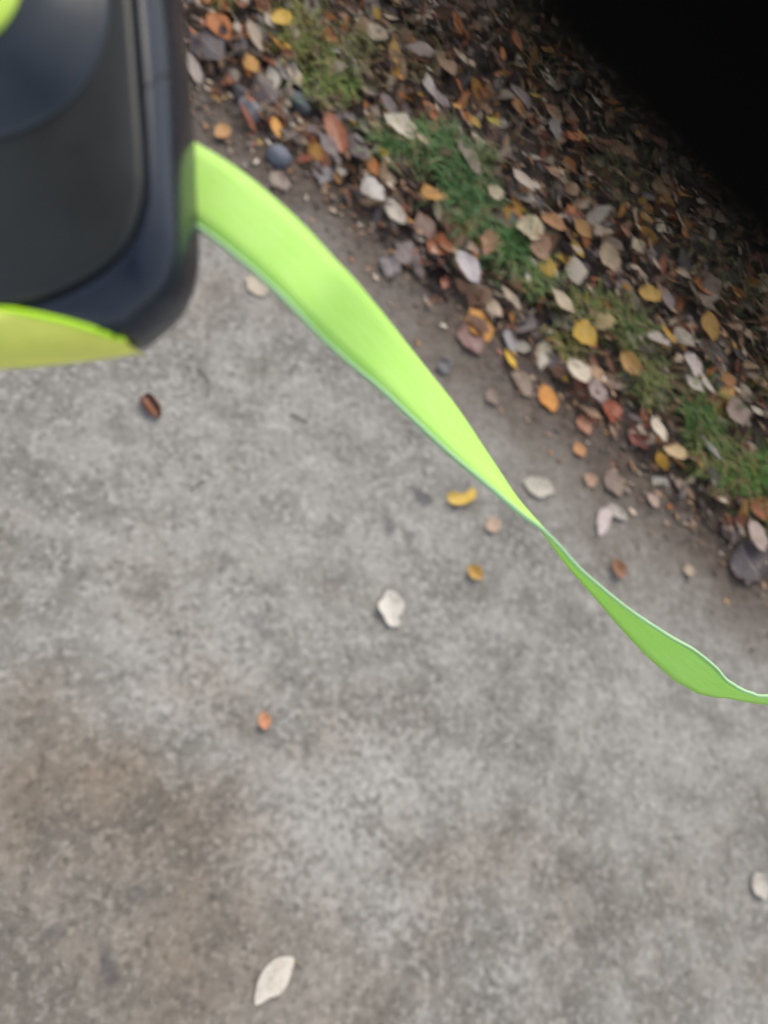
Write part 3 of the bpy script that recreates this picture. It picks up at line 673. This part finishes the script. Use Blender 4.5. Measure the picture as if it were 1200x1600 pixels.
# ------------------------------------------------------------------ grass
def grass():
    v, f, cols = [], [], []
    P = [  # x, y, spread x, spread y, blades, length, green
     (480, 80, 30, 42, 420, .050, (104, 124, 62)), (520, 140, 26, 26, 330, .050, (92, 122, 60)), (455, 40, 26, 26, 200, .045, (112, 122, 66)), (560, 90, 22, 30, 160, .045, (98, 108, 64)),
     (345, 5, 18, 10, 120, .045, (92, 112, 54)), (610, 232, 26, 12, 260, .055, (74, 118, 66)), (665, 245, 28, 20, 520, .060, (66, 112, 62)), (715, 290, 24, 34, 620, .062, (62, 110, 58)), (735, 340, 18, 24, 420, .060, (60, 106, 56)),
     (790, 400, 24, 20, 480, .058, (62, 108, 56)), (835, 440, 20, 16, 240, .05, (78, 112, 58)), (925, 490, 34, 22, 430, .045, (92, 116, 60)), (985, 530, 24, 24, 320, .045, (84, 112, 60)),
     (885, 545, 16, 20, 160, .045, (96, 112, 52)), (1010, 600, 22, 24, 330, .048, (92, 112, 62)), (1090, 660, 17, 34, 520, .058, (70, 112, 54)), (1110, 720, 26, 26, 320, .05, (86, 108, 56)), (1185, 750, 24, 26, 460, .058, (76, 122, 56)), (1130, 740, 22, 18, 200, .05, (84, 116, 54)),
     (1150, 470, 40, 40, 260, .05, (64, 84, 50)), (960, 280, 60, 50, 260, .05, (70, 84, 50)), (860, 110, 60, 50, 200, .05, (72, 84, 52)), (1090, 390, 50, 40, 260, .05, (62, 82, 50)), (800, 40, 50, 40, 160, .05, (84, 84, 58)), (1010, 200, 60, 60, 150, .05, (70, 84, 50)),
     (640, 110, 40, 40, 120, .045, (88, 98, 60)), (1190, 600, 20, 40, 60, .05, (84, 98, 60)), (1260, 820, 40, 40, 300, .055, (76, 112, 56)), (1350, 900, 50, 50, 300, .055, (76, 112, 56)), (430, -60, 60, 40, 300, .05, (96, 112, 60))]
    for (x, y, sx, sy, n, ln, col) in P:
        for _ in range(int(n * .55)):
            g = G(rn.gauss(x, sx * .72), rn.gauss(y, sy * .72), 0.01); s, q = sq(g)
            if q < 0.012: continue
            z0 = verge_z(s, q) + 0.004
            L = ln * rn.uniform(.55, 1.25); hd = rn.uniform(0, 6.28); lean = rn.uniform(.8, 1.6); wd = rn.uniform(.0009, .0019)
            d = Vector((math.cos(hd), math.sin(hd), 0)); sd2 = Vector((-d.y, d.x, 0)); b = len(v)
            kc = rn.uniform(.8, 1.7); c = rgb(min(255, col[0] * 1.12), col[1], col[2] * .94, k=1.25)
            if rn.random() < .22: c = rgb(170, 152, 104)
            p = Vector((g.x, g.y, z0)); ang = math.pi / 2 - lean * .35
            for i in range(5):
                t = i / 4; ww = wd * (1 - t ** 2 * .92)
                v.append(p + sd2 * ww); v.append(p - sd2 * ww)
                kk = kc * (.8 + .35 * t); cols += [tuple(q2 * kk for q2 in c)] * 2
                p = p + (d * math.cos(ang) + Vector((0, 0, math.sin(ang)))) * (L / 4); ang -= lean * .42
                p.z = max(p.z, z0 + 0.004)
            for i in range(4): f.append((b + 2 * i, b + 2 * i + 1, b + 2 * i + 3, b + 2 * i + 2))
    # dry straws lying in the litter
    for _ in range(900):
        s, q = rn.uniform(-.8, 2.6), rn.uniform(.03, 1.9); z = verge_z(s, q) + rn.uniform(.012, .024)
        p = at(s, q, z); hd = rn.gauss(-0.95, .8); L = rn.uniform(.02, .07); b = len(v); bend = rn.uniform(-.6, .6)
        c = rgb(*rn.choice(((186, 164, 128), (150, 124, 92), (206, 190, 160)))); wd = rn.uniform(.0006, .0012)
        for i in range(4):
            d = Vector((math.cos(hd), math.sin(hd), rn.uniform(-.15, .15))); sd2 = Vector((-d.y, d.x, 0))
            v.append(p + sd2 * wd); v.append(p - sd2 * wd); cols += [c] * 2
            p = p + d * (L / 3); hd += bend / 3
        for i in range(3): f.append((b + 2 * i, b + 2 * i + 1, b + 2 * i + 3, b + 2 * i + 2))
    me = mesh('grass', v, f); set_col(me, cols)
    tag(link('grass', me, None, tint_mat('grass_tint', .5, .25)), 'green grass blades and dry straws growing through the leaves', 'grass', None, 'stuff')
grass()

# ------------------------------------------------------------------ retractable leash
leash = bpy.data.objects.new('dog_leash', None); COL.objects.link(leash)
tag(leash, 'black retractable dog leash with neon green tape pulled out across the pavement', 'leash')
LD = 0.205; U = LD / FPX                   # distance of its side plate, metres per photo pixel there
leash.matrix_world = Matrix.Translation(D(0, 200, LD)) @ ROT.to_4x4()
def P(px, py, z): return Vector((px * U, (200 - py) * U, z))        # plate coordinates, z towards the side one sees
OUT = [(262, -200), (277, 0), (290, 130), (297, 260), (302, 370), (299, 425), (279, 478), (246, 514), (205, 540), (100, 556), (0, 565), (-150, 570),
       (-290, 545), (-370, 470), (-395, 340), (-400, 150), (-400, -100), (-390, -250), (-300, -330), (-100, -350), (120, -340), (225, -290)]
INN = [(188, -180), (204, 0), (214, 130), (222, 240), (221, 310), (200, 372), (165, 412), (112, 446), (50, 470), (0, 478), (-60, 481), (-150, 478),
       (-240, 455), (-300, 400), (-320, 300), (-325, 140), (-325, -80), (-315, -190), (-250, -255), (-100, -275), (80, -270), (160, -235)]
OUT = [(600 + (x - 600) / .895, 800 + (y - 800) / .90) for x, y in OUT]     # the outline lies 19 mm behind the plate
oc, ic = catmull(OUT, 10, True), catmull(INN, 10, True); NO = len(oc)
PROFILE = [(0.35, -.036), (0.08, -.034), (0.0, -.030), (-0.02, -.020), (0.0, -.0115), (0.10, -.0080), (0.22, -.0060), (0.36, -.0043), (0.55, -.0024), (0.72, -.0012), (0.84, -.0010), (0.93, -.0015), (1.0, -.0028)]
def band_z(k):
    pr = PROFILE[4:]
    for (a, za), (b, zb) in zip(pr, pr[1:]):
        if k <= b: return za + (zb - za) * (k - a) / (b - a)
    return pr[-1][1]
def lerp2(i, k): return oc[i][0] + (ic[i][0] - oc[i][0]) * k, oc[i][1] + (ic[i][1] - oc[i][1]) * k
M_CASE = plastic('black_plastic_sky_tint', (0.010, 0.015, 0.027), 0.27, 0.0)  # blue in this base colour stands in for sky reflected on the band
M_PLATE = plastic('black_soft_plate', (0.015, 0.016, 0.014), 0.33, 0.10)
for mm_ in (M_CASE, M_PLATE): mm_.node_tree.nodes['Principled BSDF'].inputs['IOR'].default_value = 1.5
M_GROOVE = plastic('black_seam', (0.006, 0.006, 0.007), 0.6)
v, f = [], []
for k, z in PROFILE:
    for i in range(NO): x, y = lerp2(i, k); v.append(P(x, y, z))
for r in range(len(PROFILE) - 1):
    for i in range(NO): j = (i + 1) % NO; f.append((r * NO + i, r * NO + j, (r + 1) * NO + j, (r + 1) * NO + i))
f.append(tuple(range(NO)))
f.append(tuple((len(PROFILE) - 1) * NO + i for i in range(NO)))
def fixn(me):
    bm = bmesh.new(); bm.from_mesh(me); bmesh.ops.recalc_face_normals(bm, faces=bm.faces); bm.to_mesh(me); bm.free(); return me
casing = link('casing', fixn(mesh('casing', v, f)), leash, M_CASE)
from mathutils.bvhtree import BVHTree
CASE_BVH = BVHTree.FromPolygons([tuple(q) for q in v], f)
def case_z(x, y, default=-.012):
    p = P(x, y, .05); h = CASE_BVH.ray_cast(p, Vector((0, 0, -1))); return h[0].z if h[0] is not None else default
# the domed side plate set into the casing
cx, cy = -55, 105
v, f = [], []
def hub(x, y):                             # the round boss that carries the badge
    t = max(0.0, min(1.0, (215 - math.hypot(x + 40, y - 20)) / 110)); return .0060 * t * t * (3 - 2 * t)
PL = [(1.0, -.0048), (0.998, -.0012), (0.985, .0002), (0.96, .0005), (0.92, .0008)] + [(0.88 - .04 * i, .0011 + .00016 * i) for i in range(21)]
for k, z in PL:
    for i in range(NO):
        x, y = cx + (ic[i][0] - cx) * k, cy + (ic[i][1] - cy) * k; v.append(P(x, y, z + hub(x, y)))
v.append(P(cx, cy, .0044 + hub(cx, cy)))
for r in range(len(PL) - 1):
    for i in range(NO): j = (i + 1) % NO; f.append((r * NO + i, r * NO + j, (r + 1) * NO + j, (r + 1) * NO + i))
for i in range(NO): f.append(((len(PL) - 1) * NO + i, (len(PL) - 1) * NO + (i + 1) % NO, len(v) - 1))
link('side_plate', fixn(mesh('side_plate', v, f)), leash, M_PLATE)
# added ring round the badge; its blue tint stands in for sky reflection
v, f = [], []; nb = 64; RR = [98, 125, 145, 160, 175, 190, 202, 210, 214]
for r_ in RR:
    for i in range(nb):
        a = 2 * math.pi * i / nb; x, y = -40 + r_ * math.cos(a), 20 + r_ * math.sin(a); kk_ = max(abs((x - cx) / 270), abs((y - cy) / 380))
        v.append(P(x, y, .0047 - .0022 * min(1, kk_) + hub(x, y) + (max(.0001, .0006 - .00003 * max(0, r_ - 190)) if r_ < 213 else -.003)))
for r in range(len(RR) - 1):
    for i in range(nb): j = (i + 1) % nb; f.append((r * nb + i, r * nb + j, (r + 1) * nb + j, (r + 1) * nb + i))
link('sky_sheen_ring', fixn(mesh('sky_sheen_ring', v, f)), leash, plastic('sky_sheen_blue', (0.023, 0.030, 0.040), 0.32))
# seam across the bevelled band
def seam(i0, wpx):
    v, f = [], []
    for k in [0, .1, .22, .36, .55, .75, .95]:
        x, y = lerp2(i0, k); z = case_z(x - .5, y) + .0003
        v += [P(x, y - wpx, z), P(x, y + wpx, z)]
    for i in range(6): f.append((2 * i, 2 * i + 1, 2 * i + 3, 2 * i + 2))
    link('seam', fixn(mesh('seam', v, f)), leash, M_GROOVE)
seam(22, 3.0)
# neon trim along the lower edge
M_LIME = plastic('lime_rubber', (0.94, 0.98, 0.17), 0.5, 0.15); M_RIM = plastic('lime_rim_sky_lit', rgb(196, 255, 20, .95), 0.4)  # the rim's purer neon carries the sky light caught on the trim bevel
def seen(X, Y):                            # point of the casing that shows at this place of the side view
    x, y = X, Y
    for _ in range(8):
        kk = (LD - case_z(x, y, -.016)) / LD; x, y = 600 + (X - 600) * kk, 800 + (Y - 800) * kk
    return x, y
TU = catmull([seen(*q_) for q_ in [(205, 538), (160, 520), (110, 505), (50, 492), (0, 485), (-100, 480), (-200, 492), (-270, 520), (-300, 540)]], 8)
def o_at(x):                               # lower outline of the casing below x
    for (xa, ya), (xb, yb) in zip(oc[60:], oc[61:130]):
        if xb <= x <= xa: return ya + (yb - ya) * (x - xa) / (xb - xa or 1)
    return 540
v, f = [], []; m = 8
for (x, y) in TU:
    yo = max(o_at(x), y + 1)
    for j in range(m + 1):
        t = j / m; yy = y + (yo - 1.0 - y) * t
        v.append(P(x, yy, case_z(x, yy) + .0012 * min(1, 12 * (1 - t) * (yo - y) / 80 + .4)))
    for z in (-.014, -.020, -.026, -.031): v.append(P(x, yo + 3, z))
mm = m + 5
for i in range(len(TU) - 1):
    for j in range(mm - 1): a = i * mm + j; f.append((a, a + 1, a + mm + 1, a + mm))
trim = link('grip_trim', fixn(mesh('grip_trim', v, f)), leash, M_LIME)
pts = [P(x, y, case_z(x, y) + .0008) for (x, y) in TU]
link('trim_rim', tube_mesh('trim_rim', pts, [.0002, .0004, .0005, .0006, .0007, .0008, .0009], 8), trim, M_RIM)['label'] = 'raised rim of the lime trim, coloured brighter for the sky light it catches'
# round badge in the middle of the plate
v, f = [], []; nb = 48
for k, z in ((1.0, .0070), (1.0, .0090), (.96, .0097), (.8, .0102), (.4, .0108)):
    for i in range(nb): a = 2 * math.pi * i / nb; v.append(P(-42 + 104 * k * math.cos(a), 12 + 104 * k * math.sin(a), z + .0030))
for r in range(4):
    for i in range(nb): j = (i + 1) % nb; f.append((r * nb + i, r * nb + j, (r + 1) * nb + j, (r + 1) * nb + i))
f.append(tuple(4 * nb + i for i in range(nb)))
link('badge', fixn(mesh('badge', v, f)), leash, plastic('lime_badge', rgb(206, 236, 96, .95), .4))
# the grip loop above (outside the picture)
gp = [P(x, y, -.018) for x, y in catmull([(-330, -270), (-360, -420), (-340, -600), (-200, -690), (20, -690), (150, -600), (190, -440), (170, -290)], 6)]
link('handle_loop', tube_mesh('handle_loop', gp, .0125, 14), leash, M_PLATE)

# the tape: x, y in the picture, distance, turn of its width out of the picture plane (degrees)
TP = [(240, 254, .238, 20), (300, 286, .238, 22), (350, 318, .238, 23), (400, 358, .240, 24), (450, 403, .244, 26), (500, 455, .250, 30), (550, 507, .266, 32), (600, 557, .284, 41), (650, 611, .299, 47), (700, 665, .313, 54),
      (760, 731, .330, 70), (800, 776, .341, 80), (830, 808, .350, 89), (860, 842, .357, 94), (900, 889, .366, 97), (960, 947, .380, 104), (1020, 1000, .394, 119), (1060, 1031, .402, 132), (1090, 1056, .408, 134), (1115, 1075, .412, 116),
      (1150, 1087, .418, 99), (1200, 1091, .430, 94), (1300, 1090, .50, 100), (1500, 1110, .60, 110), (1800, 1180, .74, 130)]
tc = catmull(TP, 8); W2 = 0.0123
cen = [D(x, y, d) for x, y, d, a in tc]
Rv, Uv, Bv = ROT @ Vector((1, 0, 0)), ROT @ Vector((0, 1, 0)), ROT @ Vector((0, 0, 1))
Li = leash.matrix_world.inverted()
def ribbon(name, u0, u1, th, mat, parent, nu=5):
    v, f = [], []; n = len(cen); row = 2 * (nu + 1)
    for i in range(n):
        a, b = tc[max(0, i - 1)], tc[min(n - 1, i + 1)]
        dx, dy = b[0] - a[0], b[1] - a[1]; l = math.hypot(dx, dy) or 1
        side = (Rv * (dy / l) + Uv * (dx / l))          # towards the upper right of the picture
        look = (cen[i] - CAMPOS).normalized(); side = (side - look * side.dot(look)).normalized()
        ph = R(tc[i][3]); cr = side * math.cos(ph) + look * math.sin(ph)
        t = (cen[min(n - 1, i + 1)] - cen[max(0, i - 1)]).normalized(); nr = t.cross(cr).normalized()
        cr = nr.cross(t).normalized()
        for sgn in (1, -1):
            for j in range(nu + 1):
                u = u0 + (u1 - u0) * j / nu
                cup = 0.0008 * (1 - u * u) * 1.0
                v.append(Li @ (cen[i] + cr * (W2 * u) + nr * (cup + sgn * th / 2)))
    for i in range(n - 1):
        for j in range(nu):
            a = i * row + j; f.append((a, a + 1, a + row + 1, a + row))
            b = a + nu + 1; f.append((b, b + row, b + row + 1, b + 1))
        for (p, q) in ((0, nu + 1), (nu, 2 * nu + 1)):
            f.append((i * row + p, i * row + q, (i + 1) * row + q, (i + 1) * row + p))
    me = fixn(mesh(name, v, f))
    uv = []
    for i in range(n):
        for sgn in (0, 1):
            for j in range(nu + 1): uv.append((i / n * 26, j / nu))
    set_uv(me, uv)
    return link(name, me, parent, mat)
def webbing(name, c1, c2, trans):
    k = N(name); uv = k.new('ShaderNodeUVMap').outputs[0]
    wv = k.new('ShaderNodeTexWave', wave_type='BANDS', bands_direction='Y'); k.put(wv.inputs['Vector'], uv); wv.inputs['Scale'].default_value = 7; wv.inputs['Distortion'].default_value = .6
    n = k.noise(k.vmath('MULTIPLY', uv, (0.35, 4.0, 1.0)), 3, 4, .6)
    c = k.mix(k.ramp(n, .3, .7), c1, c2)
    k.bump(wv.outputs['Fac'], .12, .0003); k.set(Base_Color=c, Roughness=.55)
    tr = k.new('ShaderNodeBsdfTranslucent'); k.put(tr.inputs['Color'], c)
    ms = k.new('ShaderNodeMixShader'); ms.inputs[0].default_value = trans
    k.t.links.new(k.b.outputs[0], ms.inputs[1]); k.t.links.new(tr.outputs[0], ms.inputs[2]); k.t.links.new(ms.outputs[0], k.out.inputs['Surface'])
    return k.m
M_TAPE = webbing('neon_webbing', (0.60, 0.97, 0.19), (0.66, 0.985, 0.26), .26)
tape = ribbon('tape', -.90, 1.0, .0007, M_TAPE, leash)
ribbon('tape_edge', -1.0, -.90, .0018, webbing('pale_selvedge', (0.46, 0.74, 0.36), (0.52, 0.78, 0.44), .2), tape, 2)['label'] = 'pale woven edge of the neon tape'

# ------------------------------------------------------------------ coat sleeve against the lens
def sleeve():
    root = bpy.data.objects.new('coat_sleeve', None); COL.objects.link(root)
    root.matrix_world = Matrix.Translation(CAMPOS) @ ROT.to_4x4()
    tag(root, 'black coat sleeve close to the lens, blurred across the upper right corner', 'sleeve')
    k = N('black_wool'); p = k.coord(); n = k.noise(p, 1400, 3, .6)
    k.bump(n, .3, .0005); mat = k.set(Base_Color=(.0035, .0035, .0036), Roughness=1.0, Specular_IOR_Level=0.02)
    dn = Vector((.7071, .7071, 0)); ax = Vector((.7071, -.7071, 0))
    A = [(-.30, .050, .058), (-.18, .049, .050), (-.08, .0472, .0436), (-.03, .0465, .0426), (0.0, .0464, .0424), (.03, .0465, .0426), (.07, .0475, .0428), (.105, .049, .0420)]
    prof = catmull([(a_, b_ * .64, c_ * .64) for a_, b_, c_ in A], 8); n = 72
    def shell(name, rows, inset=0.0, cap=False):
        v, f = [], []
        for (s, off, r) in rows:
            for j in range(n):
                a = 2 * math.pi * j / n
                q = Vector((s * 22, math.cos(a) * 2, math.sin(a) * 2))
                fold = .0016 * noise.noise(q) + .0008 * math.sin(s * 150 + 2 * math.sin(a + s * 9)) * min(1, abs(s) * 14)
                rr = r + fold - inset
                v.append(ax * s + dn * off + dn * (rr * math.cos(a)) + Vector((0, 0, rr * math.sin(a))))
        for i in range(len(rows) - 1):
            for j in range(n): f.append((i * n + j, i * n + (j + 1) % n, (i + 1) * n + (j + 1) % n, (i + 1) * n + j))
        return link(name, fixn(mesh(name, v, f)), root, mat)
    shell('sleeve_tube', prof)
    e = prof[-1]
    shell('cuff', [(e[0] - .002, e[1], e[2] + .0005), (e[0] + .001, e[1], e[2] + .0022), (e[0] + .018, e[1], e[2] + .0024), (e[0] + .021, e[1], e[2] + .001), (e[0] + .021, e[1], e[2] - .002)])
    shell('lining', prof[20:], .0022)
sleeve()
